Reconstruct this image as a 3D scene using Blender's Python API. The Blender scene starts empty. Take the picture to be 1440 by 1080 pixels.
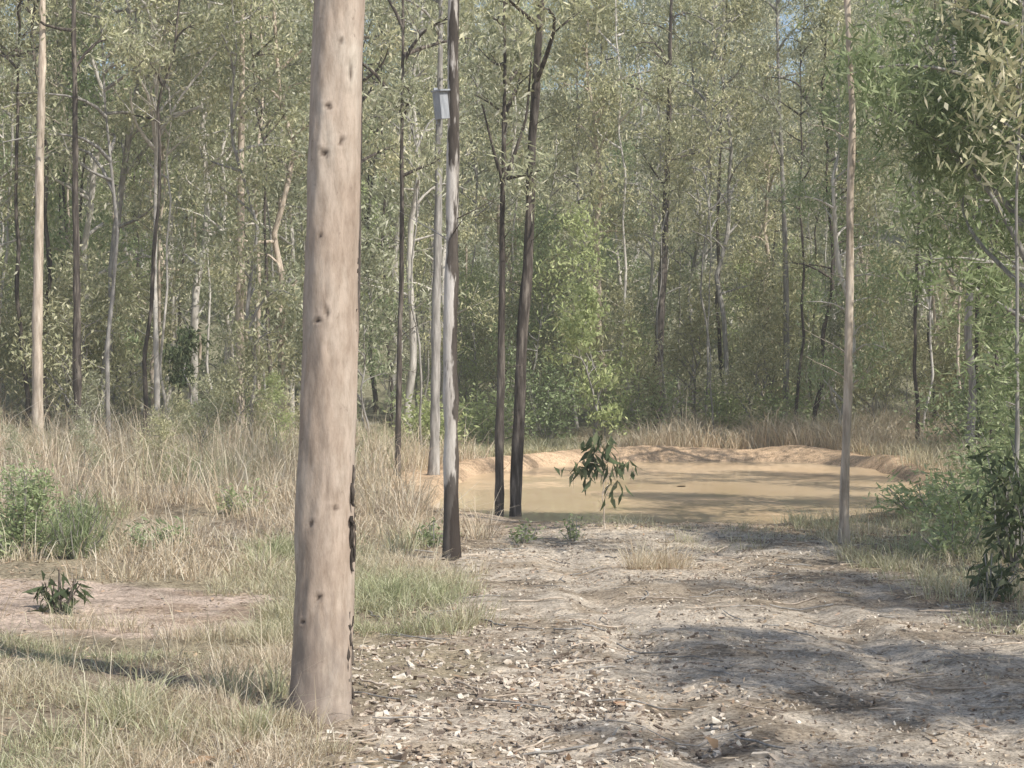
import bpy, math, numpy as np
from mathutils import Vector, noise as mn
R = np.random.RandomState(7)
scene = bpy.context.scene

# ------------------------------------------------------------ helpers
_tab = np.random.RandomState(3).rand(256, 256)
def vnoise(x, y, s=1.0, o=0):
    x = np.asarray(x, float)*s+o*17.3+500; y = np.asarray(y, float)*s+o*9.7+500
    xi = np.floor(x).astype(int); yi = np.floor(y).astype(int)
    fx = x-xi; fy = y-yi
    fx = fx*fx*(3-2*fx); fy = fy*fy*(3-2*fy)
    a = _tab[xi % 256, yi % 256]; b = _tab[(xi+1) % 256, yi % 256]
    c = _tab[xi % 256, (yi+1) % 256]; d = _tab[(xi+1) % 256, (yi+1) % 256]
    return (a*(1-fx)+b*fx)*(1-fy)+(c*(1-fx)+d*fx)*fy
def sm(v, a, b):
    t = np.clip((np.asarray(v, float)-a)/(b-a), 0, 1)
    return t*t*(3-2*t)
def pond_s(x, y):
    cx = 2.65+0.12*(y-30)
    wob = 1+0.12*(vnoise(x, y, 0.35, 2)-0.5)+.05*(vnoise(x, y, 1.1, 3)-.5)
    q = (np.abs(x-cx)/3.5)**2.6+(np.abs(y-30.3)/8.2)**2.6
    return q**(1/2.6)*wob
def gz(x, y):
    x = np.asarray(x, float); y = np.asarray(y, float)
    z = 0.32*sm(y, 17, 32)*sm(-x, 1.0, 4)
    z = z+0.2*sm(x, 7, 10)
    z = z+0.012*np.clip(y-45, 0, 200)+0.22*np.clip(y-56, 0, 115)
    n = (vnoise(x, y, 0.6, 1)-0.5)*0.10+(vnoise(x, y, 2.2, 4)-0.5)*0.04+(vnoise(x, y, 7, 5)-0.5)*0.018
    # two shallow wheel ruts along the track, fading at the pond
    rx = x-(1.35+.25*np.sin(y*.22))
    rut = np.exp(-((np.abs(rx)-.72)/.17)**2)-.45*np.exp(-((np.abs(rx)-1.02)/.12)**2)
    n = n-.04*rut*sm(-y, -20, -17)*sm(y,2,5)*(.5+vnoise(x,y,1.2,7))
    s = pond_s(x, y)
    z = z+n
    k = sm(s, 0.90, 1.10)
    bank = 0.08*np.exp(-((s-1.13)/0.05)**2)*sm(y, 31, 36)*(0.2+1.5*vnoise(x, y, 1.1, 9))
    return -0.6*(1-k)+z*k+bank
def road_m(x, y):
    e = (vnoise(x, y, 0.9, 11)-0.5)*1.0+(vnoise(x, y, 3, 12)-0.5)*0.5
    r = sm(1.95-np.abs(x-1.25)+e, 0, 0.5)*sm(-y, -24, -21)
    r = np.maximum(r, sm(2.6-np.abs(x-1.9)+e, 0, .5)*sm(-y, -13, -11))
    top = 15.8+(x+4.5)*-0.6
    t = sm(top-y+e*0.6, 0, 0.3)*sm(y-12.0+e*.6, 0, 0.5)*sm(-x, 1.2, 1.9)
    return np.maximum(r, t)

class Buf:
    def __init__(s): s.V=[]; s.F=[]; s.M=[]; s.A=[]; s.B=[]; s.n=0
    def add(s, V, F, mat=0, a=None, b=None):
        V=np.asarray(V,float); F=np.asarray(F,int)
        s.V.append(V); s.F.append(F+s.n); s.n+=len(V)
        s.M.append(np.full(len(F),mat))
        s.A.append(np.zeros(len(V)) if a is None else np.broadcast_to(a,(len(V),)))
        s.B.append(np.zeros(len(V)) if b is None else np.broadcast_to(b,(len(V),)))
    def mesh(s, name, mats):
        V=np.concatenate(s.V); F=np.concatenate(s.F); M=np.concatenate(s.M)
        me=bpy.data.meshes.new(name)
        me.vertices.add(len(V)); me.vertices.foreach_set('co',V.astype(np.float32).ravel())
        me.loops.add(len(F)*4); me.loops.foreach_set('vertex_index',F.astype(np.int32).ravel())
        me.polygons.add(len(F)); me.polygons.foreach_set('loop_start',(np.arange(len(F))*4).astype(np.int32))
        me.polygons.foreach_set('material_index',M.astype(np.int32))
        me.polygons.foreach_set('use_smooth',np.ones(len(F),bool))
        for nm,L in (('rv',s.A),('gv',s.B)):
            at=me.attributes.new(nm,'FLOAT','POINT'); at.data.foreach_set('value',np.concatenate(L).astype(np.float32))
        for m in mats: me.materials.append(m)
        me.update(calc_edges=True)
        return me
def obj(name, me, loc=(0,0,0), rot=0, sc=1, parent=None, tilt=(0,0)):
    o=bpy.data.objects.new(name,me); o.location=loc; o.rotation_euler=(tilt[0],tilt[1],rot)
    o.scale=(sc,sc,sc) if not hasattr(sc,'__len__') else sc
    scene.collection.objects.link(o)
    if parent: o.parent=parent
    return o
def nrm(v): return v/(np.linalg.norm(v,axis=-1,keepdims=True)+1e-9)
def tube(buf, pts, rad, seg=8, mat=0, a=None, disp=None):
    pts=np.asarray(pts,float); n=len(pts); rad=np.broadcast_to(rad,(n,))
    t=nrm(np.gradient(pts,axis=0))
    d=pts[-1]-pts[0]; ref=np.array([0,1,0.]) if abs(d[1])<0.7*np.linalg.norm(d) else np.array([1,0,0.])
    u=nrm(np.cross(t,ref)); v=np.cross(t,u)
    th=np.linspace(0,2*np.pi,seg,endpoint=False)
    rr=np.repeat(rad[:,None],seg,1)
    if disp is not None: rr=rr*disp(pts,th)
    V=pts[:,None,:]+rr[:,:,None]*(np.cos(th)[None,:,None]*u[:,None,:]+np.sin(th)[None,:,None]*v[:,None,:])
    i=np.arange(n-1)[:,None]*seg; j=np.arange(seg)[None,:]; j2=(j+1)%seg
    F=np.stack([i+j,i+j2,i+seg+j2,i+seg+j],-1).reshape(-1,4)
    buf.add(V.reshape(-1,3),F,mat,a)
    return V
def leaves(buf, C, L, W, droop=0.6, mat=1, rs=R, b=0.0, curved=False):
    n=len(C)
    D=rs.normal(size=(n,3)); D[:,2]=D[:,2]*0.6-droop*1.6; D=nrm(D)
    Wd=nrm(np.cross(D,rs.normal(size=(n,3))))
    l=L*(0.6+0.8*rs.rand(n))[:,None]; w=W*(0.6+0.8*rs.rand(n))[:,None]
    a=rs.rand(n)
    if not curved:
        V=np.stack([C-D*l/2, C+Wd*w/2-D*l*0.08, C+D*l/2, C-Wd*w/2-D*l*0.08],1).reshape(-1,3)
        F=np.arange(4*n).reshape(n,4); buf.add(V,F,mat,np.repeat(a,4),b)
    else:
        N=np.cross(D,Wd)*l*0.12
        V=np.stack([C-Wd*w*.06,C+Wd*w*.06, C+D*l*.45-Wd*w*.5+N, C+D*l*.45+Wd*w*.5+N, C+D*l-Wd*w*.05,C+D*l+Wd*w*.05],1).reshape(-1,3)
        k=np.arange(n)[:,None]*6
        F=np.concatenate([k+np.array([[0,1,3,2]]),k+np.array([[2,3,5,4]])]); buf.add(V,F,mat,np.repeat(a,6),b)

# ------------------------------------------------------------ materials
def newmat(name):
    m=bpy.data.materials.new(name); m.use_nodes=True; nt=m.node_tree; nt.nodes.clear()
    out=nt.nodes.new('ShaderNodeOutputMaterial'); return m,nt,out
def ramp(nt, fac, stops):
    r=nt.nodes.new('ShaderNodeValToRGB'); e=r.color_ramp.elements
    while len(e)<len(stops): e.new(0.5)
    for el,(p,c) in zip(e,stops): el.position=p; el.color=(*c,1)
    nt.links.new(fac,r.inputs[0]); return r.outputs[0]
def attr(nt,n):
    a=nt.nodes.new('ShaderNodeAttribute'); a.attribute_name=n; return a
def mix(nt,f,a,b,mode='MIX'):
    m=nt.nodes.new('ShaderNodeMix'); m.data_type='RGBA'; m.blend_type=mode
    for s,v in ((m.inputs[0],f),(m.inputs[6],a),(m.inputs[7],b)):
        if isinstance(v,(float,int)): s.default_value=v
        elif isinstance(v,tuple): s.default_value=(*v,1)
        else: nt.links.new(v,s)
    return m.outputs[2]
def noise(nt,scale,vec=None,detail=4,rough=.6):
    n=nt.nodes.new('ShaderNodeTexNoise'); n.inputs['Scale'].default_value=scale
    n.inputs['Detail'].default_value=detail; n.inputs['Roughness'].default_value=rough
    if vec is not None: nt.links.new(vec,n.inputs['Vector'])
    return n.outputs['Fac']
def objvec(nt,scale=(1,1,1)):
    t=nt.nodes.new('ShaderNodeTexCoord'); mp=nt.nodes.new('ShaderNodeMapping')
    mp.inputs['Scale'].default_value=scale; nt.links.new(t.outputs['Object'],mp.inputs['Vector']); return mp.outputs[0]
def leafmat(name, stops, trans=0.42, rough=0.45, tint=True, tcol=(0.45,0.48,0.25), gloss=.0):
    m,nt,out=newmat(name)
    col=ramp(nt,attr(nt,'rv').outputs['Fac'],stops)
    if tint:
        oi=nt.nodes.new('ShaderNodeObjectInfo')
        tc=ramp(nt,oi.outputs['Random'],[(0,(0.80,0.83,0.82)),(0.35,(1.0,.99,.95)),(.7,(1.14,1.09,.90)),(1,(1.22,1.14,1.02))])
        col=mix(nt,1.0,col,tc,'MULTIPLY')
    p=nt.nodes.new('ShaderNodeBsdfDiffuse'); nt.links.new(col,p.inputs['Color'])
    last=p.outputs[0]
    if trans>0:
        t=nt.nodes.new('ShaderNodeBsdfTranslucent')
        nt.links.new(mix(nt,0.3,col,tcol),t.inputs['Color'])
        s=nt.nodes.new('ShaderNodeMixShader'); s.inputs[0].default_value=trans
        nt.links.new(last,s.inputs[1]); nt.links.new(t.outputs[0],s.inputs[2]); last=s.outputs[0]
    nt.links.new(last,out.inputs[0])
    return m
def barkmat(name, stops, vs=(6,6,0.8), scale=3, bump=0.4, dist=0.02, det=6):
    m,nt,out=newmat(name)
    v=objvec(nt,vs); f=noise(nt,scale,v,det,.65)
    col=ramp(nt,f,stops)
    f2=noise(nt,1.3,objvec(nt,(1,1,1)),3)
    col=mix(nt,1.0,col,ramp(nt,f2,[(.3,(.8,.8,.8)),(.7,(1.2,1.17,1.15))]),'MULTIPLY')
    p=nt.nodes.new('ShaderNodeBsdfDiffuse')
    nt.links.new(col,p.inputs['Color'])
    if bump:
        b=nt.nodes.new('ShaderNodeBump'); b.inputs['Strength'].default_value=bump; b.inputs['Distance'].default_value=dist
        nt.links.new(f,b.inputs['Height']); nt.links.new(b.outputs[0],p.inputs['Normal'])
    nt.links.new(p.outputs[0],out.inputs[0]); return m
gum_leaf=leafmat('gum_leaf',[(0,(0.25,0.265,0.175)),(.4,(0.42,0.43,0.295)),(.8,(0.58,0.575,0.42)),(1,(0.80,0.77,0.65))],trans=.34,tcol=(.55,.57,.31))
fresh_leaf=leafmat('fresh_leaf',[(0,(0.27,0.33,0.17)),(.6,(0.42,0.49,0.27)),(1,(0.60,0.65,0.41))],tcol=(.5,.60,.28),trans=.34)
wattle_leaf=leafmat('wattle_leaf',[(0,(0.16,0.20,0.10)),(.6,(0.31,0.37,0.19)),(1,(0.58,0.62,0.38))],tcol=(.42,.52,.2),tint=False)
dark_leaf=leafmat('dark_leaf',[(0,(0.06,0.08,0.045)),(.7,(0.13,0.16,0.085)),(1,(0.34,0.35,0.21))],tint=False,tcol=(.25,.3,.1),trans=.25)
bark_pale=barkmat('bark_pale',[(.25,(0.27,0.24,0.21)),(.45,(0.54,0.50,0.45)),(.7,(0.74,0.70,0.64))])
bark_grey=barkmat('bark_grey',[(.3,(0.15,0.14,0.13)),(.5,(0.32,0.30,0.275)),(.72,(0.54,0.51,0.47))])
bark_dark=barkmat('bark_dark',[(.3,(0.035,0.03,0.026)),(.5,(0.095,0.08,0.07)),(.72,(0.30,0.26,0.22))],bump=.8)
bark_brown=barkmat('bark_brown',[(.3,(0.24,0.19,0.145)),(.5,(0.54,0.45,0.36)),(.72,(0.76,0.67,0.56))])
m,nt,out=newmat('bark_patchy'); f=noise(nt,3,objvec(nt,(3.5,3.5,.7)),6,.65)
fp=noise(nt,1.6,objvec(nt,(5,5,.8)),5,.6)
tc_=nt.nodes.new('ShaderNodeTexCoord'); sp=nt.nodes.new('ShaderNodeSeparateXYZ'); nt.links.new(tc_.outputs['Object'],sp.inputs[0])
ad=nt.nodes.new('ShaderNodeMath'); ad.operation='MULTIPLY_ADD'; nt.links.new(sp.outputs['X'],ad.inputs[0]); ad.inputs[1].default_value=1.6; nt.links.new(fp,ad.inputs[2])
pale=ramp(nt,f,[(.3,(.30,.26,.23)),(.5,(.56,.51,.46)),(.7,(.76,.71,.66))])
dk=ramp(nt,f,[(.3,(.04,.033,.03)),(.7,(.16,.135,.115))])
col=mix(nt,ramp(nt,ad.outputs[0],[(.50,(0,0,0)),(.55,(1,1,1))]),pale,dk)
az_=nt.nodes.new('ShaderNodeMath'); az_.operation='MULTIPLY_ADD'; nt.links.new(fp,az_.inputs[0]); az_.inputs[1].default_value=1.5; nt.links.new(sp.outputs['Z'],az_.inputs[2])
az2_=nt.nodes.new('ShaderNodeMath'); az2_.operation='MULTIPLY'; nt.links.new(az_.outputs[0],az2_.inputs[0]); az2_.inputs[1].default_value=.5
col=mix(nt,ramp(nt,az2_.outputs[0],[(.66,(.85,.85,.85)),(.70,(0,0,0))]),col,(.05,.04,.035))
p=nt.nodes.new('ShaderNodeBsdfDiffuse'); nt.links.new(col,p.inputs['Color'])
b=nt.nodes.new('ShaderNodeBump'); b.inputs['Strength'].default_value=.7; b.inputs['Distance'].default_value=.02; nt.links.new(f,b.inputs['Height']); nt.links.new(b.outputs[0],p.inputs['Normal'])
nt.links.new(p.outputs[0],out.inputs[0]); bark_patchy=m

# ------------------------------------------------------------ terrain
def axis(parts):
    L=[]
    for a,b,s in parts: L.append(np.arange(a,b,s))
    return np.concatenate(L+[[parts[-1][1]]])
xs=axis([(-400,-60,20),(-60,-14,2),(-14,-6,.35),(-6,9,.07),(9,16,.35),(16,60,2),(60,400,20)])
ys=axis([(-60,0,4),(0,7,.5),(7,20,.06),(20,46,.12),(46,70,.6),(70,200,4),(200,600,40)])
X,Y=np.meshgrid(xs,ys)
Z=gz(X,Y)
near=sm(-Y,-26,-16)
rm=road_m(X,Y)
Z=Z+near*(1-rm*.4)*((vnoise(X,Y,11,31)-.5)*.03)+near*rm*(vnoise(X,Y,5,33)-.5)*.02
s=pond_s(X,Y)
bk=sm(-s,-1.34,-1.22)*sm(s,0.7,0.9)
soil=np.array([.38,.30,.225]); roadc=np.array([.66,.565,.455]); grs=np.array([.45,.38,.26]); bankc=np.array([.74,.53,.35]); far=np.array([.33,.31,.21])
pinkc=np.array([.70,.55,.44])
n1=vnoise(X,Y,.8,21)[...,None]
C=soil*(1-n1)+grs*n1
C=C*(1-sm(Y,30,48)[...,None])+far*sm(Y,30,48)[...,None]
lm=(sm(-X,1.2,1.9))[...,None]
rc=roadc*(1-lm)+pinkc*lm
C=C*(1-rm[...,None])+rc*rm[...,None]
bkk=bk[...,None]*(0.45+0.55*sm(Y,25,31)[...,None])
C=C*(1-bkk)+bankc*bkk
wet=sm(-s,-1.02,-.97)[...,None]
C=C*(1-.3*wet)
litter=(vnoise(X,Y,2.3,23)*vnoise(X,Y,6,24))[...,None]
C=C*(1-.65*litter)
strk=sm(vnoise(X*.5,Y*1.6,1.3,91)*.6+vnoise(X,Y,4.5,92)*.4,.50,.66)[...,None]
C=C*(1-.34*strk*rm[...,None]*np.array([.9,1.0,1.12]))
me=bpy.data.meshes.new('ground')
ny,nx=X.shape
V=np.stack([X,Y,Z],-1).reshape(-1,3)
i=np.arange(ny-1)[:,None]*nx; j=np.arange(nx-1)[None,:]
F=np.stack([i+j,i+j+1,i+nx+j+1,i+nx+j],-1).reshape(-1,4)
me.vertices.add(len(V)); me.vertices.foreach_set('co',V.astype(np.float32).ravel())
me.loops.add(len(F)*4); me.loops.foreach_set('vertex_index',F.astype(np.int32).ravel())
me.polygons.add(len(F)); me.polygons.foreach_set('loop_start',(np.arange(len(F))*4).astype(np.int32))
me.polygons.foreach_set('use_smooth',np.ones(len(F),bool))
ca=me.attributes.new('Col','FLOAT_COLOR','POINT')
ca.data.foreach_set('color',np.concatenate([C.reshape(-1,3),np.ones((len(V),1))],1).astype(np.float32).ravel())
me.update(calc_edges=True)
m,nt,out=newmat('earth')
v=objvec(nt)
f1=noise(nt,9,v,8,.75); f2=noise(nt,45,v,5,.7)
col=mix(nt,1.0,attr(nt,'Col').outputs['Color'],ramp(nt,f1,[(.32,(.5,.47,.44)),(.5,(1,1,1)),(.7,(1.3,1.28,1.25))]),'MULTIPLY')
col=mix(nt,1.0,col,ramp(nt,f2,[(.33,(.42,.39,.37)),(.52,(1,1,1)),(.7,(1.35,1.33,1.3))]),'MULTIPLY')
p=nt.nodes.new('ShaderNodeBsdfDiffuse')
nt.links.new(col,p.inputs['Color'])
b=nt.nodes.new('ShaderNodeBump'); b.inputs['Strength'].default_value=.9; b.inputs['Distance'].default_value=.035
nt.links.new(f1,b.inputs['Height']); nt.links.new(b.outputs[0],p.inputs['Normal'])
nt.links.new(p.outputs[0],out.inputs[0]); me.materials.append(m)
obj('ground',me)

# pond water
bw=Buf(); th=np.linspace(0,2*np.pi,96,endpoint=False)
rr=np.linspace(0.02,1.10,14)
Vw=[]
for r in rr:
    e=2/2.6
    yy=30.3+8.2*r*np.sign(np.sin(th))*np.abs(np.sin(th))**e
    xx=2.65+.12*(yy-30)+3.5*r*np.sign(np.cos(th))*np.abs(np.cos(th))**e
    Vw.append(np.stack([xx,yy,np.full_like(xx,-.15)],-1))
Vw=np.concatenate(Vw); i=np.arange(13)[:,None]*96; j=np.arange(96)[None,:]; j2=(j+1)%96
bw.add(Vw,np.stack([i+j,i+j2,i+96+j2,i+96+j],-1).reshape(-1,4))
m,nt,out=newmat('muddy_water')
v=objvec(nt,(1,.5,1)); f=noise(nt,.5,v,3)
d=nt.nodes.new('ShaderNodeBsdfDiffuse'); nt.links.new(ramp(nt,f,[(.35,(.64,.46,.28)),(.65,(.76,.57,.37))]),d.inputs[0])
g=nt.nodes.new('ShaderNodeBsdfGlossy'); g.inputs['Roughness'].default_value=.015; g.inputs['Color'].default_value=(1,1,1,1)
# calm water with wind-ruffled patches
rip=mix(nt,1.0,noise(nt,5,objvec(nt,(1,.45,1)),2),ramp(nt,noise(nt,.35,objvec(nt,(1,.6,1)),2),[(.5,(.08,.08,.08)),(.62,(1,1,1))]),'MULTIPLY')
b=nt.nodes.new('ShaderNodeBump'); b.inputs['Strength'].default_value=1; b.inputs['Distance'].default_value=.035
nt.links.new(rip,b.inputs['Height']); nt.links.new(b.outputs[0],g.inputs['Normal'])
s_=nt.nodes.new('ShaderNodeMixShader'); s_.inputs[0].default_value=.45
nt.links.new(d.outputs[0],s_.inputs[1]); nt.links.new(g.outputs[0],s_.inputs[2]); nt.links.new(s_.outputs[0],out.inputs[0])
obj('pond_water',bw.mesh('pond_water',[m]))

# ------------------------------------------------------------ tree generator
def gen_tree(seed,H,r0,lo,cr,ncl,per,LL=.13,LW=.032,wob=.25,clr=.33,path=None,limbs=22,twr=.02,droop=.6,seg=8,fork=None,curved=False):
    rs=np.random.RandomState(seed); buf=Buf()
    if path is None:
        k=14; z=np.linspace(-.15,H,k)
        wx=np.cumsum(rs.normal(0,wob/k**.5,k)); wy=np.cumsum(rs.normal(0,wob/k**.5,k))
        pts=np.stack([wx-wx[0],wy-wy[0],z],-1)
    else: pts=np.asarray(path,float)
    zz=np.linspace(pts[0,2],pts[-1,2],50)
    P=np.stack([np.interp(zz,pts[:,2],pts[:,0]),np.interp(zz,pts[:,2],pts[:,1]),zz],-1)
    P[:,0]+=(.012*np.sin(zz*2.1+seed)+.008*np.sin(zz*4.7+seed*2))*min(1,wob*4)*min(1,H/5)
    tt=np.clip(zz/H,0,1)
    rad=r0*(1-.85*tt)+r0*.35*np.exp(-np.clip(zz,0,9)/.15)
    rad=rad*(1+.07*rs.normal(size=len(rad)))
    tube(buf,P,rad,seg,0)
    ends=[]
    for q in range(limbs):
        t=lo+(1-lo)*((q+rs.rand())/limbs)**.9
        h=t*H; base=np.array([np.interp(h,zz,P[:,0]),np.interp(h,zz,P[:,1]),h])
        az=rs.rand()*6.283; prof=math.sin(min(1,(t-lo)/(1-lo)*.85+.25)*math.pi)**.6
        L=cr*(.5+.7*rs.rand())*max(.35,prof); el=rs.uniform(.35,1.1)
        d=np.array([math.cos(az)*math.cos(el),math.sin(az)*math.cos(el),math.sin(el)])
        u=np.linspace(0,1,6)[:,None]
        side=rs.normal(0,.12,3)*L
        pp=base+d*L*u*1.2+np.array([0,0,-.35*L])*u**2+side*np.sin(u*3)
        tube(buf,pp,(twr+.012*L)*(1-.8*u[:,0]),5,0)
        ends+= [pp[3],pp[4],pp[5],pp[5]]
        for w in range(3):
            b0=pp[rs.randint(2,5)]; dd=nrm(d+rs.normal(0,.7,3)); l2=L*rs.uniform(.25,.5)
            p2=b0+dd*l2*u[:4]*1.6; tube(buf,p2,twr*.45*(1-.7*u[:4,0]),4,0); ends+=[p2[-1],p2[-2]]
    if fork is not None:
        for fp_ in fork:
            fp_=np.array(fp_,float); u=np.linspace(0,1,len(fp_)); uu=np.linspace(0,1,12)
            q=np.stack([np.interp(uu,u,fp_[:,c]) for c in range(3)],-1)
            tube(buf,q,np.linspace(.03,.01,12),7,0)
    for q in range(6):
        h=rs.uniform(.12,max(.2,lo))*H; base=np.array([np.interp(h,zz,P[:,0]),np.interp(h,zz,P[:,1]),h])
        az=rs.rand()*6.28; L=rs.uniform(.2,.7)*min(1,H/8); u=np.linspace(0,1,5)[:,None]
        pp=base+np.array([math.cos(az),math.sin(az),.5])*L*u+rs.normal(0,.05,3)*np.sin(u*5)
        tube(buf,pp,(.3*twr)*(1.2-u[:,0]),4,0)
    ends=np.array(ends)
    c=ends[rs.randint(0,len(ends),ncl)]+rs.normal(0,.16,(ncl,3))*min(1,cr)
    crr=clr*(.5+rs.rand(ncl))
    ctr=np.repeat(c,per,0)+rs.normal(0,1,(ncl*per,3))*np.repeat(crr,per)[:,None]*np.array([.55,.55,.5])
    ctr=ctr[ctr[:,2]>.1]
    leaves(buf,ctr,LL,LW,droop,1,rs,curved=curved)
    return buf
def gen_shrub(seed,H,Rd,stems,n,LL,LW,droop=.1,curved=False,clr=.1,twr=.006):
    rs=np.random.RandomState(seed); buf=Buf(); P=[]
    for q in range(stems):
        az=rs.rand()*6.283; r=Rd*rs.rand()**.6; h=H*(1-.45*(r/Rd)**1.5)*rs.uniform(.65,1)
        u=np.linspace(0,1,7)[:,None]
        pp=np.array([0,0,-.05])+np.array([math.cos(az)*r,math.sin(az)*r,0])*u**.8+np.array([0,0,h])*u+rs.normal(0,.03*H,3)*np.sin(u*4)
        tube(buf,pp,twr*(1.6-u[:,0]),4,0); P.append(pp[2:])
    P=np.concatenate(P); c=P[rs.randint(0,len(P),n)]+rs.normal(0,clr,(n,3))
    c=c[c[:,2]>.02]
    leaves(buf,c,LL,LW,droop,1,rs,curved=curved)
    return buf

# ------------------------------------------------------------ forest
forest=bpy.data.objects.new('background_forest',None); scene.collection.objects.link(forest)
kinds=[]
for k in range(7):
    H=[11,13,12,14,10,12.5,9][k]
    bk_=[bark_grey,bark_pale,bark_dark,bark_grey,bark_brown,bark_pale,bark_pale][k]
    kinds.append(gen_tree(100+k,H,.05+.008*k,[.12,.2,.3,.25,.08,.15,.05][k],[1.3,1.4,1.4,1.6,1.2,1.4,1.3][k],180,34,wob=.5,limbs=24,LL=.14,LW=.038,clr=.36).mesh('forest_tree_%d'%k,[bk_,fresh_leaf if k==6 else gum_leaf]))
poles=[gen_tree(200+k,[12,13,11,14][k],[.035,.05,.03,.045][k],.5,1.1,55,32,wob=.35,limbs=16,LL=.14,LW=.04).mesh('pole_tree_%d'%k,[[bark_pale,bark_dark,bark_grey,bark_brown][k],gum_leaf]) for k in range(4)]
unders=[gen_tree(300+k,[3.2,4.5,2.4,3.8][k],.02,.06,[.9,1.0,.9,.9][k],80,34,wob=.25,limbs=18,LL=.12,LW=.035,clr=.28,twr=.008).mesh('understorey_%d'%k,[bark_grey,[gum_leaf,fresh_leaf,gum_leaf,gum_leaf][k]]) for k in range(4)]
def place(me,x,y,sc,par,nm):
    obj(nm,me,(x,y,float(gz(x,y))),R.rand()*6.28,sc,par,(R.normal(0,.025),R.normal(0,.025)))
def okf(x,y):
    if pond_s(x,y)<1.45: return False
    if y<33 and x<5.6: return False
    if x>-1.5 and x<7 and y<43: return False
    if y<24: return False
    return True
def scatter(n,y0,y1,meshes,s0,s1,nm,mind,marg=4,f=okf):
    pts=[];tries=0
    while len(pts)<n and tries<n*40:
        tries+=1
        y=y0+(y1-y0)*R.rand(); w=.27*y+marg; x=R.uniform(-w,w)
        if not f(x,y): continue
        if any((x-a)**2+(y-b)**2<mind*mind for a,b in pts): continue
        pts.append((x,y)); place(meshes[R.randint(len(meshes))],x,y,R.uniform(s0,s1),forest,nm)
scatter(78,26,58,kinds,.8,1.15,'forest_tree',1.8)
scatter(95,58,100,kinds,.9,1.3,'forest_tree',2.5)
scatter(60,100,172,kinds,1.1,1.6,'forest_tree',4)
scatter(100,31,54,poles,.75,1.15,'pole_tree',.6)
scatter(70,33,60,unders,.5,1.2,'understorey_tree',1)
scatter(40,55,85,unders,1.0,1.7,'understorey_tree',1.5,0)
scatter(16,43.5,58,unders,.8,1.3,'understorey_tree',1,0,lambda x,y:-1<x<8)
scatter(14,40,58,unders,.7,1.1,'understorey_tree',1,0,lambda x,y:x>7.3)
scatter(16,24,34,unders,.2,.4,'understorey_tree',1,0,lambda x,y:x<-2.2)

# trees standing right of the track, outside the view, throwing shade over it
for (x,y,k,s_) in [(5.4,5.0,4,.5),(4.9,7.4,4,.52),(6.0,8.3,0,.6),(5.9,4.2,1,.55),(4.2,4.2,6,.45),(7.2,6.4,0,.75),(9.0,4.8,1,.85),(6.3,2.2,4,.6),(9.6,8.4,2,.9),(7.6,10.6,6,.65),(10.8,11.4,5,.9),(8.4,14.6,1,.8),(12,7.4,3,1),(6.2,12.0,4,.5),(9,1,0,.9),(8.2,18,1,.8)]:
    o=obj('gum_tree',kinds[k],(x,y,float(gz(x,y))),R.rand()*6,s_)

# ------------------------------------------------------------ foreground trunks
def fg(name,path,r0,H,mats,seed,lo=.5,cr=1.6,ncl=120,per=34,limbs=16,**kw):
    p=np.array(path,float); bx,by=p[0,0],p[0,1]; g=float(gz(bx,by))
    loc=np.array([bx,by,g]); q=p-np.array([bx,by,0]); q[:,2]-=g
    q[0,2]=-.2
    last=q[-1]; prev=q[-2]
    d=(last-prev)/(last[2]-prev[2]); q=np.vstack([q,last+d*.5*(H-last[2])+np.array([0,0,(H-last[2])*.5])])
    q[-1,2]=H
    b=gen_tree(seed,H,r0,lo,cr,ncl,per,path=q,limbs=limbs,wob=.1,seg=14,**kw)
    return obj(name,b.mesh(name,mats),loc)
G='gum_tree'
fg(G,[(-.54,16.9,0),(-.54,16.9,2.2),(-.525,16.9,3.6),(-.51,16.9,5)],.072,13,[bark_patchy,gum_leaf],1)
fg(G,[(-.17,24,0),(-.13,24,2.6),(-.1,24,4.8)],.066,7.5,[bark_dark,gum_leaf],2,lo=.6,cr=1.0,ncl=50,limbs=8,
   fork=[[(.07,0,4.65),(.2,.05,5.0),(.36,.1,5.5),(.42,.1,6.3)],[(.07,0,4.6),(-.05,-.1,5.0),(-.2,-.2,5.6)]])
fg(G,[(.02,24.1,0),(.13,24.1,2.3),(.21,24.1,3.0),(.25,24.1,4.6),(.38,24.1,6.4)],.085,13,[bark_dark,gum_leaf],3,lo=.42,cr=1.5)
fg(G,[(3.23,18.6,0),(3.28,18.6,2.2),(3.31,18.6,4.2),(3.25,18.6,5.3)],.048,11,[bark_brown,gum_leaf],4,lo=.5,ncl=80)
fg(G,[(3.35,45,0),(3.5,45,3),(3.62,45,5.4),(3.7,45,8)],.13,12,[bark_dark,gum_leaf],5,lo=.45)
fg(G,[(-4.98,35,0),(-4.98,35,3),(-4.93,35,8.5)],.085,15,[bark_brown,gum_leaf],6,lo=.6)
fg(G,[(-7.95,32,0),(-7.94,32,3),(-7.84,32,8)],.10,14,[bark_brown,gum_leaf],7,lo=.6)
fg(G,[(-7.36,32.4,0),(-7.38,32.4,3),(-7.42,32.4,8)],.075,13,[bark_dark,gum_leaf],8,lo=.5)
fg(G,[(-9.0,33.5,0),(-9.15,33.5,3),(-9.2,33.5,7)],.07,13,[bark_dark,gum_leaf],9,lo=.5)
fg(G,[(-6.95,33,0),(-7.0,33,2),(-6.8,33,4),(-7.0,33,6)],.045,9,[bark_grey,gum_leaf],10,lo=.45)
fg(G,[(-6.3,34,0),(-6.35,34,3),(-6.33,34,7)],.06,8,[bark_pale,gum_leaf],11,lo=.6,ncl=30,fork=[[(-.03,0,5.4),(.4,0,6.2),(.95,0,6.9),(1.35,0,7.3)]])
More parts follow.
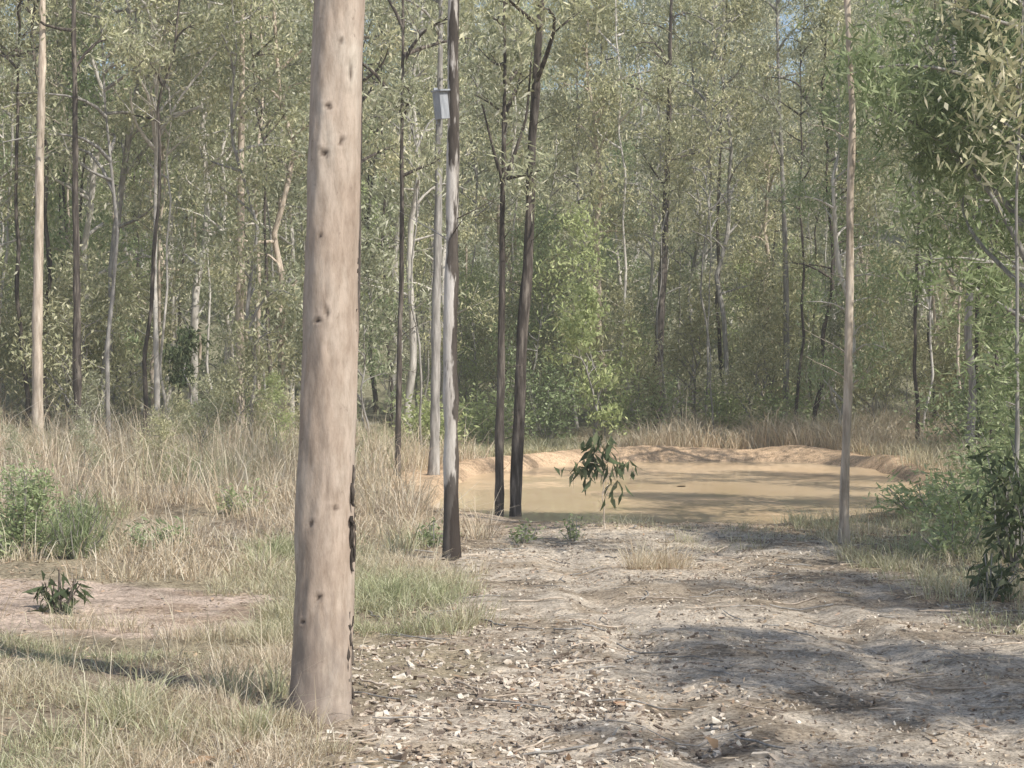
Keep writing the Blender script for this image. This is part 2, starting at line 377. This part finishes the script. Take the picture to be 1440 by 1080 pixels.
fg(G,[(-1.25,30.5,0),(-1.2,30.5,3),(-1.15,30.5,6)],.085,13,[bark_grey,gum_leaf],12,lo=.5)
fg(G,[(-1.75,29,0),(-1.68,29,3),(-1.66,29,6)],.045,11,[bark_dark,gum_leaf],13,lo=.4)
fg(G,[(-2.6,31,0),(-2.5,31,3),(-2.45,31,6)],.05,12,[bark_dark,gum_leaf],14,lo=.4)
fg(G,[(6.6,46,0),(6.6,46,4),(6.4,46,9)],.09,13,[bark_grey,gum_leaf],15,lo=.5)
fg(G,[(7.9,47,0),(7.9,47,4),(8.0,47,9)],.08,14,[bark_pale,gum_leaf],16,lo=.6)
fg(G,[(4.2,15.9,0),(4.2,15.9,3),(4.25,15.9,5)],.022,6,[bark_grey,gum_leaf],17,lo=.5,cr=.8,ncl=40,limbs=8,twr=.008)

# main smooth gum
knots=[(3.35,-1.35,.014,.02),(3.03,-1.75,.022,.018),(2.86,-1.2,.016,.03),(2.80,-1.85,.024,.026),(2.02,-1.6,.013,.030),(1.98,-1.95,.022,.013),(1.06,-1.15,.020,.014),(.98,-2.05,.012,.022),(.62,-1.65,.017,.022),(.50,-2.2,.02,.010),(2.4,-1.9,.009,.014),(3.2,-.9,.016,.04)]
b=Buf()
zk=np.concatenate([np.linspace(-.2,4.2,330),np.linspace(4.35,15,60)])
cxk=np.interp(zk,[-.2,.08,.71,1.77,2.83,3.54,15],[-.965,-.957,-.933,-.91,-.884,-.857,-.4])
rk=np.interp(zk,[-.2,0,.12,.71,1.77,2.83,3.54,15],[.19,.172,.155,.146,.134,.131,.123,.03])
P=np.stack([cxk+.94,0*zk+.01*np.sin(zk),zk],-1)
def disp(pts,th):
    o=np.ones((len(pts),len(th)))
    for i,pz in enumerate(pts[:,2]):
        for j,t in enumerate(th):
            c,s=math.cos(t),math.sin(t)
            o[i,j]+= .10*mn.noise(Vector((c*.9,s*.9,pz*1.4)))+.045*mn.noise(Vector((c*3,s*3,pz*5)))+.02*mn.noise(Vector((c*8,s*8,pz*9)))
    return o
V=tube(b,P,rk,72,0,disp=disp)
ctr=P[:,None,:]; ang=np.arctan2(V[...,1]-ctr[...,1],V[...,0]-ctr[...,0])
kv=np.zeros(ang.shape)
for q,(z,a,sw,sh) in enumerate(knots):
    da=(ang-a+np.pi)%(2*np.pi)-np.pi
    sk_=.4*math.sin(q*2.3)
    dz=V[...,2]-z; dxx=da*.14+sk_*dz
    dd=(dxx/(sw*.7))**2+(dz/(sh*.8))**2
    dd=dd*(1+.5*np.sin(4*np.arctan2(dz,dxx)+q))
    g_=np.exp(-dd); ring=np.exp(-((np.sqrt(np.abs(dd))-1.5)/.6)**2)
    V+=nrm(V-ctr)*(-.012*g_+.004*ring)[...,None]
    kv=np.maximum(kv,g_)
b.V[0]=V.reshape(-1,3); b.A[0]=kv.reshape(-1)
rs=np.random.RandomState(5)
for q in range(40):
    z0=rs.uniform(.0,2.3) if q>10 else rs.uniform(0,.5); L=rs.uniform(.04,.20); k=7
    if 1.2<z0<1.55 or .5<z0<.62: continue
    zz=np.linspace(z0,z0+L,k); cx=np.interp(zz,zk,P[:,0]); r=np.interp(zz,zk,rk)
    a0=rs.uniform(-.4,.4); w=rs.uniform(.006,.022)*np.sin(np.linspace(.25,2.9,k))*(.5+rs.rand(k))
    off=-.008+.012*rs.rand(k)**2+rs.choice([0,0,0,.01])*np.linspace(1,0,k)
    Va=np.stack([cx+(r+off)*np.cos(a0),(r+off)*np.sin(a0),zz],-1)
    T=np.array([-math.sin(a0),math.cos(a0),0]); Nn=np.array([math.cos(a0),math.sin(a0),0])
    VV=np.stack([Va-T*w[:,None],Va+Nn*.006,Va+T*w[:,None],Va-Nn*.012],1).reshape(-1,3)
    i=np.arange(k-1)[:,None]*4; j=np.arange(4)[None,:]
    b.add(VV,np.stack([i+j,i+(j+1)%4,i+4+(j+1)%4,i+4+j],-1).reshape(-1,4),2)
rs2=np.random.RandomState(9)
for q in range(14):
    h=6+8.5*q/14; az=rs2.rand()*6.28; L=rs2.uniform(1.2,2.6); u=np.linspace(0,1,6)[:,None]
    base=np.array([np.interp(h,zk,P[:,0]),0,h]); d=np.array([math.cos(az)*.7,math.sin(az)*.7,.75])
    pp=base+d*L*u+np.array([0,0,-.3*L])*u**2; tube(b,pp,.035*(1-.8*u[:,0]),6,0)
    c=np.repeat(pp[[3,4,5,5]],110,0)+rs2.normal(0,.35,(440,3)); leaves(b,c,.13,.03,.6,1,rs2)
m,nt,out=newmat('smooth_gum_bark')
v=objvec(nt,(1,1,.35)); f=noise(nt,5,v,6,.6)
col=ramp(nt,f,[(.3,(.39,.30,.235)),(.47,(.475,.375,.30)),(.6,(.545,.45,.37)),(.75,(.65,.57,.48))])
f3=noise(nt,26,objvec(nt,(1,1,.3)),5,.7); col=mix(nt,1.0,col,ramp(nt,f3,[(.3,(.70,.68,.66)),(.6,(1.05,1.05,1.05))]),'MULTIPLY')
f4=noise(nt,14,objvec(nt,(1.2,1.2,1)),4,.7); col=mix(nt,ramp(nt,f4,[(.64,(0,0,0)),(.72,(.55,.55,.55))]),col,(.2,.15,.12))
tcn=nt.nodes.new('ShaderNodeTexCoord'); sp=nt.nodes.new('ShaderNodeSeparateXYZ'); nt.links.new(tcn.outputs['Object'],sp.inputs[0])
f5=noise(nt,4,objvec(nt,(1.5,1.5,.7)),4)
mt=nt.nodes.new('ShaderNodeMath'); mt.operation='MULTIPLY_ADD'; nt.links.new(f5,mt.inputs[0]); mt.inputs[1].default_value=1.6; nt.links.new(sp.outputs['Z'],mt.inputs[2])
mt2=nt.nodes.new('ShaderNodeMath'); mt2.operation='MULTIPLY'; nt.links.new(mt.outputs[0],mt2.inputs[0]); mt2.inputs[1].default_value=.7
col=mix(nt,ramp(nt,mt2.outputs[0],[(.62,(.75,.75,.75)),(.92,(0,0,0))]),col,(.235,.19,.165))
col=mix(nt,attr(nt,'rv').outputs['Fac'],col,(.06,.04,.03))
p=nt.nodes.new('ShaderNodeBsdfPrincipled'); p.inputs['Roughness'].default_value=.85; p.inputs['Specular IOR Level'].default_value=.2
nt.links.new(col,p.inputs['Base Color']); bb=nt.nodes.new('ShaderNodeBump'); bb.inputs['Strength'].default_value=.4; bb.inputs['Distance'].default_value=.012
nt.links.new(f3,bb.inputs['Height']); nt.links.new(bb.outputs[0],p.inputs['Normal']); nt.links.new(p.outputs[0],out.inputs[0])
obj('smooth_gum_tree',b.mesh('smooth_gum_tree',[m,gum_leaf,bark_dark]),(-.94,9.5,float(gz(-.94,9.5))))

# ------------------------------------------------------------ wattle and shrubs
wb=gen_tree(41,7.4,.07,.28,2.3,360,80,LL=.15,LW=.026,clr=.32,limbs=36,twr=.012,droop=.5)
obj('wattle_tree',wb.mesh('wattle_tree',[bark_grey,wattle_leaf]),(5.5,19.5,float(gz(5.5,19.5))))
wb=gen_tree(42,5.6,.05,.12,1.6,220,70,LL=.15,LW=.025,clr=.3,limbs=30,twr=.012,droop=.4)
wm=wb.mesh('wattle_tree_b',[bark_grey,wattle_leaf])
obj('wattle_tree',wm,(6.5,24,float(gz(6.5,24))),1,1.15)
obj('wattle_tree',wm,(5.7,16.4,float(gz(5.7,16.4))),3,.85)
def shrub(name,x,y,b,mats,rot=0):
    return obj(name,b.mesh(name,mats),(x,y,float(gz(x,y))),rot)
shrub('leafy_shrub',4.15,15.8,gen_shrub(51,1.35,.5,12,420,.13,.04,.5,True,.08),[bark_grey,dark_leaf])
shrub('leafy_shrub',4.75,17.2,gen_shrub(52,1.4,.6,18,1500,.11,.03,.2,True,.1),[bark_grey,fresh_leaf])
shrub('leafy_shrub',3.55,14.3,gen_shrub(53,.5,.25,8,110,.11,.035,.5,True,.05),[bark_grey,dark_leaf])
shrub('leafy_shrub',4.75,19.5,gen_shrub(54,1.0,.7,20,1500,.10,.025,.1,False,.1),[bark_grey,fresh_leaf])
shrub('leafy_shrub',4.7,21.5,gen_shrub(541,.6,.6,18,900,.10,.025,.1,False,.1),[bark_grey,fresh_leaf])
shrub('leafy_shrub',3.95,17.0,gen_shrub(544,.5,.4,14,420,.09,.025,.1,False,.07),[bark_grey,fresh_leaf])
shrub('leafy_shrub',7.0,27,gen_shrub(542,1.1,.8,20,1800,.10,.03,.1,False,.12),[bark_grey,wattle_leaf])
shrub('leafy_shrub',8.4,31,gen_shrub(543,1.6,1.2,26,3600,.10,.03,.1,False,.15),[bark_grey,fresh_leaf])
shrub('feathery_shrub',-4.45,17.3,gen_shrub(55,1.0,.5,26,4200,.055,.016,-.1,False,.06),[bark_grey,fresh_leaf])
shrub('spiky_shrub',-3.85,17.0,gen_shrub(56,.75,.3,30,1500,.12,.007,-1.0,False,.04),[bark_grey,wattle_leaf])
shrub('small_shrub',-3.3,17.6,gen_shrub(57,.4,.35,12,400,.08,.02,.0,False,.05),[bark_grey,fresh_leaf])
shrub('small_shrub',-3.15,13.3,gen_shrub(58,.40,.24,9,90,.13,.032,.7,True,.04),[bark_dark,dark_leaf])
sb=gen_tree(59,.92,.008,.26,.28,26,5,LL=.16,LW=.045,clr=.10,limbs=13,twr=.003,droop=1.1,wob=.03,curved=True)
shrub('sapling',.96,19.9,sb,[bark_brown,dark_leaf])
shrub('small_shrub',-.75,18.2,gen_shrub(60,.35,.3,12,300,.07,.02,.0,False,.05),[bark_grey,wattle_leaf])
shrub('small_shrub',.62,19.0,gen_shrub(61,.3,.16,8,120,.07,.02,.0,False,.04),[bark_grey,wattle_leaf])
shrub('small_shrub',.1,18.8,gen_shrub(62,.3,.25,8,160,.07,.02,.0,False,.04),[bark_grey,wattle_leaf])
shrub('small_shrub',-3.05,21.5,gen_shrub(63,.5,.3,12,500,.06,.02,.0,False,.06),[bark_grey,fresh_leaf])
shrub('young_tree',1.95,41,gen_tree(64,3.4,.03,.1,.6,70,26,limbs=16,clr=.2,twr=.008,LL=.14,LW=.05),[bark_grey,fresh_leaf])
shrub('young_tree',-5.0,30.5,gen_tree(65,2.0,.03,.55,.25,40,40,limbs=10,clr=.13,twr=.008,LL=.12,LW=.03),[bark_grey,dark_leaf])
for k,(x,y,h,r) in enumerate([(2.6,44,2,1.2),(4.9,45,1.6,1.3),(-.6,42,1.4,1.0),(.8,43.5,2.4,1.0),(6.3,44.5,1.5,1.2),(-1.6,38,1.2,.7),(-5.5,37,1.3,.8),(9,37,1.8,1.2)]):
    shrub('green_shrub',x,y,gen_shrub(70+k,h,r,24,2000,.12,.045,.1,False,.18),[bark_grey,fresh_leaf])

# grey lidded box standing in for an unidentified pale shape on the second trunk
def boxv(buf,c,s,mat=0):
    c=np.array(c);s=np.array(s)/2
    V=np.array([[x,y,z] for x in(-1,1) for y in(-1,1) for z in(-1,1)])*s+c
    buf.add(V,[[0,1,3,2],[4,6,7,5],[0,4,5,1],[2,3,7,6],[0,2,6,4],[1,5,7,3]],mat)
nb=Buf(); boxv(nb,(0,0,0),(.09,.10,.24)); boxv(nb,(0,-.01,.128),(.11,.14,.014)); boxv(nb,(0,.06,0),(.04,.014,.32))
m,nt,out=newmat('grey_box_mat'); p=nt.nodes.new('ShaderNodeBsdfPrincipled'); p.inputs['Roughness'].default_value=.7
nt.links.new(ramp(nt,noise(nt,8,objvec(nt,(6,6,1)),4),[(.3,(.25,.26,.28)),(.7,(.45,.46,.48))]),p.inputs['Base Color']); nt.links.new(p.outputs[0],out.inputs[0])
nm_=nb.mesh('grey_box',[m]); nm_.polygons.foreach_set('use_smooth',np.zeros(len(nm_.polygons),bool))
o=obj('grey_box',nm_,(-.625,16.86,4.03)); o.rotation_euler=(0,-.12,.7)

# ------------------------------------------------------------ grass
def grassmat():
    m,nt,out=newmat('grass_blades')
    a=attr(nt,'rv').outputs['Fac']
    dry=ramp(nt,a,[(0,(.40,.30,.20)),(.4,(.69,.56,.41)),(.8,(.84,.73,.57)),(1,(.90,.81,.68))])
    grn=ramp(nt,a,[(0,(.26,.30,.15)),(.6,(.46,.50,.28)),(1,(.66,.66,.42))])
    col=mix(nt,attr(nt,'gv').outputs['Fac'],dry,grn)
    p=nt.nodes.new('ShaderNodeBsdfDiffuse'); nt.links.new(col,p.inputs['Color'])
    t=nt.nodes.new('ShaderNodeBsdfTranslucent'); nt.links.new(col,t.inputs['Color'])
    s=nt.nodes.new('ShaderNodeMixShader'); s.inputs[0].default_value=.35
    nt.links.new(p.outputs[0],s.inputs[1]); nt.links.new(t.outputs[0],s.inputs[2]); nt.links.new(s.outputs[0],out.inputs[0]); return m
GM=grassmat()
def grass(name,tx,ty,per,h,w,spread,green,lean=.35,seed=0):
    rs=np.random.RandomState(seed+900); n=len(tx)*per
    h=np.repeat(np.broadcast_to(h,(len(tx),)),per)*(.35+.6*rs.rand(n)+.5*(rs.rand(n)>.93))
    g=np.clip(np.repeat(np.broadcast_to(green,(len(tx),)),per)+rs.normal(0,.15,n),0,1)
    az=rs.rand(n)*6.283; r=np.abs(rs.normal(0,spread,n))
    x=np.repeat(tx,per)+np.cos(az)*r; y=np.repeat(ty,per)+np.sin(az)*r; z=gz(x,y)-.02
    ln=lean*(.3+rs.rand(n)**2*1.8)*h; az2=az+rs.normal(0,.8,n); dx=np.cos(az2)*ln; dy=np.sin(az2)*ln
    wa=rs.rand(n)*6.283; wx=np.cos(wa)*w*.5; wy=np.sin(wa)*w*.5
    b0=np.stack([x,y,z],-1); b1=b0+np.stack([dx*.35,dy*.35,h*.6],-1); b2=b0+np.stack([dx,dy,h*(1-.35*rs.rand(n))],-1)
    W=np.stack([wx,wy,0*wx],-1)
    V=np.stack([b0-W,b0+W,b1-W*.8,b1+W*.8,b2-W*.15,b2+W*.15],1).reshape(-1,3)
    k=np.arange(n)[:,None]*6; F=np.concatenate([k+np.array([[0,1,3,2]]),k+np.array([[2,3,5,4]])])
    b=Buf(); b.add(V,F,0,np.repeat(np.clip(rs.rand(n),0,1),6),np.repeat(g,6)); return obj(name,b.mesh(name,[GM]))
def pts(n,x0,x1,y0,y1,f):
    x=R.uniform(x0,x1,n); y=R.uniform(y0,y1,n); k=f(x,y); return x[k],y[k]
x,y=pts(3800,-11,-.3,15.2,36,lambda x,y:(road_m(x,y)<.3)&(pond_s(x,y)>1.2)&(x>-.31*y-1)&(vnoise(x,y,.9,61)>.42)&((x<-.9)|(y>19)))
hh=.14+.6*sm(y,15,24)*vnoise(x,y,.5,63)*vnoise(x,y,1.7,60)**.5+.35*R.rand(len(x))**3
grass('dry_grass',x,y,24,hh,.009,.12,np.clip((vnoise(x,y,.6,62)-.52)*2.6,0,.9),.8,seed=1)
x,y=pts(1300,-11,-.3,21,35,lambda x,y:(pond_s(x,y)>1.2)&(x>-.31*y-1))
grass('dry_grass',x,y,5,.85+.3*R.rand(len(x)),.010,.12,.02,.6,seed=21)
x,y=pts(2200,-3,12,37.8,48,lambda x,y:(pond_s(x,y)>1.18))
grass('dry_grass',x,y,26,.25+.8*sm(x,1.5,4)*vnoise(x,y,.6,64)*(.5+vnoise(x,y,1.9,6)),.013,.18,np.where(x<1.5,.55,.08)*1.0,.8,seed=2)
x,y=pts(700,5,10,20,38,lambda x,y:(pond_s(x,y)>1.15))
grass('dry_grass',x,y,28,.45,.010,.16,.35,.6,seed=3)
x,y=pts(1700,-4.0,-.75,7.4,12.8,lambda x,y:(vnoise(x,y,1.6,65)>.42)&(x<-.35-.09*y+.4*vnoise(x,y,2,1)))
grass('low_grass',x,y,26,.06+.26*vnoise(x,y,1.5,66)**1.6,.004,.07,np.clip(vnoise(x,y,.9,67)*1.5-.45,0,.9),.9,seed=4)
x,y=pts(14,-2.1,-1.15,8.6,10.2,lambda x,y:x>-99)
grass('green_tussock',x,y,70,.26,.005,.07,.65,.8,seed=44)
x,y=pts(90,-4.0,-.9,7.6,12.8,lambda x,y:x>-99)
grass('dry_grass',x,y,9,.42,.004,.05,.1,.8,seed=41)
x,y=pts(560,-2.3,.1,12.4,17.3,lambda x,y:(x<-.05+(vnoise(x,y,1,70)-.5)*.6)&(road_m(x,y)<.75))
grass('low_grass',x,y,34,.10+.22*vnoise(x,y,1.6,68),.0055,.09,np.clip(vnoise(x,y,.9,69)*1.2,0,.9),.9,seed=5)
x,y=pts(850,2.9,7,11,22,lambda x,y:(x>2.9+(vnoise(x,y,1,70)-.5)*.6)&(road_m(x,y)<.6))
grass('low_grass',x,y,30,.1+.22*vnoise(x,y,1.2,71),.006,.09,.15+.8*vnoise(x,y,.9,72),.7,seed=6)
x,y=pts(420,-1.2,5.5,18,23,lambda x,y:(pond_s(x,y)>1.08)&(vnoise(x,y,1.0,73)>.6))
grass('low_grass',x,y,20,.08+.08*R.rand(len(x)),.006,.08,.45,.8,seed=7)
tx=np.array([1.05,1.2,1.32,1.15,1.4]); ty=np.array([16.1,16.3,16.2,16.5,16.4])
grass('dry_tussock',tx,ty,110,.34,.006,.09,.05,1.1,seed=8)
x,y=pts(260,-.3,3.5,8,20,lambda x,y:(vnoise(x,y,1.2,75)>.66))
grass('low_grass',x,y,14,.06,.005,.06,.35,.7,seed=9)

# ------------------------------------------------------------ litter, bark chips and stones
def chips(name,x,y,size,mat,flat=.35,seed=0):
    rs=np.random.RandomState(seed); n=len(x); z=gz(x,y)+size*.12
    base=np.array([[a,b_,c] for a in(-1,1) for b_ in(-1,1) for c in(-1,1)])*.5
    V=base[None]*(1+.5*rs.normal(size=(n,8,3))*.5)
    V=V*np.stack([size*(.8+1.2*rs.rand(n)),size*(.3+.5*rs.rand(n)),size*flat*(.5+rs.rand(n))],-1)[:,None,:]
    a=rs.rand(n)*6.28; t=rs.normal(0,.35,n)
    c,s=np.cos(t)[:,None],np.sin(t)[:,None]; V=np.stack([V[...,0]*c-V[...,2]*s,V[...,1],V[...,0]*s+V[...,2]*c],-1)
    c,s=np.cos(a)[:,None],np.sin(a)[:,None]; V=np.stack([V[...,0]*c-V[...,1]*s,V[...,0]*s+V[...,1]*c,V[...,2]],-1)
    V=V+np.stack([x,y,z],-1)[:,None,:]
    F=np.array([[0,1,3,2],[4,6,7,5],[0,4,5,1],[2,3,7,6],[0,2,6,4],[1,5,7,3]])[None]+np.arange(n)[:,None,None]*8
    b=Buf(); b.add(V.reshape(-1,3),F.reshape(-1,4),0,np.repeat(rs.rand(n),8)); me=b.mesh(name,[mat])
    me.polygons.foreach_set('use_smooth',np.zeros(len(me.polygons),bool)); return obj(name,me)
m,nt,out=newmat('chip_mat'); p=nt.nodes.new('ShaderNodeBsdfDiffuse')
cc=ramp(nt,attr(nt,'rv').outputs['Fac'],[(0,(.13,.10,.08)),(.3,(.36,.285,.225)),(.65,(.60,.51,.41)),(.97,(.78,.70,.59)),(1,(.5,.30,.19))])
nt.links.new(mix(nt,1.0,cc,ramp(nt,noise(nt,40,objvec(nt)),[(.3,(.7,.7,.7)),(.6,(1.1,1.1,1.1))]),'MULTIPLY'),p.inputs['Color']); nt.links.new(p.outputs[0],out.inputs[0]); chipm=m
x,y=pts(38000,-1.3,4.2,7.3,21,lambda x,y:(pond_s(x,y)>1.1)&(R.rand(len(x))<.25+.75*vnoise(x,y,1.4,81)**1.5*1.6))
chips('track_gravel',x,y,.006+.016*R.rand(len(x))**3,chipm,.5,1)
x,y=pts(14000,-1.1,1.8,7.4,12,lambda x,y:R.rand(len(x))<np.exp(-((x-.1+(y-9)*.1)/.75)**2)*(.2+vnoise(x,y,2,82))*(.4+.9*(vnoise(x,y,4,85)>.45)))
chips('bark_litter',x,y,.010+.032*R.rand(len(x))**2.6,chipm,.42,2)
lm_=leafmat('dead_leaf',[(0,(.16,.115,.075)),(.5,(.44,.33,.23)),(.85,(.62,.50,.37)),(1,(.55,.36,.23))],tint=False,trans=.1,tcol=(.3,.15,.08))
x,y=pts(17000,-5,5,7.3,24,lambda x,y:(pond_s(x,y)>1.1)&(R.rand(len(x))<vnoise(x,y,1.1,83)*1.1))
b=Buf(); leaves(b,np.stack([x,y,gz(x,y)+.015],-1),.08,.02,0,0,np.random.RandomState(4))
Vv=b.V[0]; zc=np.repeat(gz(x,y)+.015,4); Vv[:,2]=zc+(Vv[:,2]-zc)*.3; b.V[0]=Vv
obj('leaf_litter',b.mesh('leaf_litter',[lm_]))
x=np.array([.25,.95,-1.25,-1.2,-1.3,2.3]); y=np.array([8.45,8.8,8.4,8.45,8.35,9.2])
b=Buf(); leaves(b,np.stack([x,y,gz(x,y)+.03],-1),.13,.035,.0,0,np.random.RandomState(8),curved=True)
b.A[0]=np.full(len(b.V[0]),.97); obj('curled_dead_leaves',b.mesh('curled_dead_leaves',[lm_]))
b=Buf(); rs=np.random.RandomState(12)
for q in range(240):
    x0=rs.uniform(-1.2,4); y0=rs.uniform(7.8,20); a=rs.rand()*3.14; L=rs.uniform(.08,.5); u=np.linspace(-.5,.5,5)
    px=x0+np.cos(a)*L*u+rs.normal(0,.012,5); py=y0+np.sin(a)*L*u+rs.normal(0,.012,5)
    if pond_s(x0,y0)<1.15: continue
    tube(b,np.stack([px,py,gz(px,py)+.012+.01*rs.rand(5)],-1),rs.uniform(.002,.007),5,rs.randint(2))
obj('fallen_sticks',b.mesh('fallen_sticks',[bark_brown,bark_grey]))

# thin scatter volume added as haze, to lift the blacks and lower contrast
hb=Buf(); boxv(hb,(0,85,10),(150,210,32))
m,nt,out=newmat('haze_scatter'); vs=nt.nodes.new('ShaderNodeVolumeScatter'); vs.inputs['Density'].default_value=.0019; vs.inputs['Color'].default_value=(1,.97,.89,1)
nt.links.new(vs.outputs[0],out.inputs['Volume']); obj('haze',hb.mesh('haze',[m]))

# ------------------------------------------------------------ light, sky, camera
az=np.array([.75,-.66]); el=math.radians(47)
S=Vector((az[0]*math.cos(el),az[1]*math.cos(el),math.sin(el))).normalized()
sd=bpy.data.lights.new('sun','SUN'); sd.energy=5; sd.angle=math.radians(.5); sd.color=(1,.965,.88)
so=bpy.data.objects.new('sun',sd); so.rotation_euler=S.to_track_quat('Z','Y').to_euler(); scene.collection.objects.link(so)
w=bpy.data.worlds.new('World'); scene.world=w; w.use_nodes=True; nt=w.node_tree
sk=nt.nodes.new('ShaderNodeTexSky'); sk.sky_type='NISHITA'; sk.sun_disc=False; sk.sun_elevation=el; sk.sun_rotation=math.atan2(S.x,S.y)
bg=nt.nodes['Background']; bg.inputs[1].default_value=.15; nt.links.new(sk.outputs[0],bg.inputs[0])
cd=bpy.data.cameras.new('camera'); cd.sensor_width=36; cd.angle=2*math.atan(720/2687); cd.clip_end=2000; cd.clip_start=.1
co=bpy.data.objects.new('camera',cd); co.location=(0,0,1.7); co.rotation_euler=(math.radians(90-.43),0,0); scene.collection.objects.link(co)
scene.camera=co
scene.view_settings.view_transform='Standard'; scene.view_settings.look='None'; scene.view_settings.exposure=0
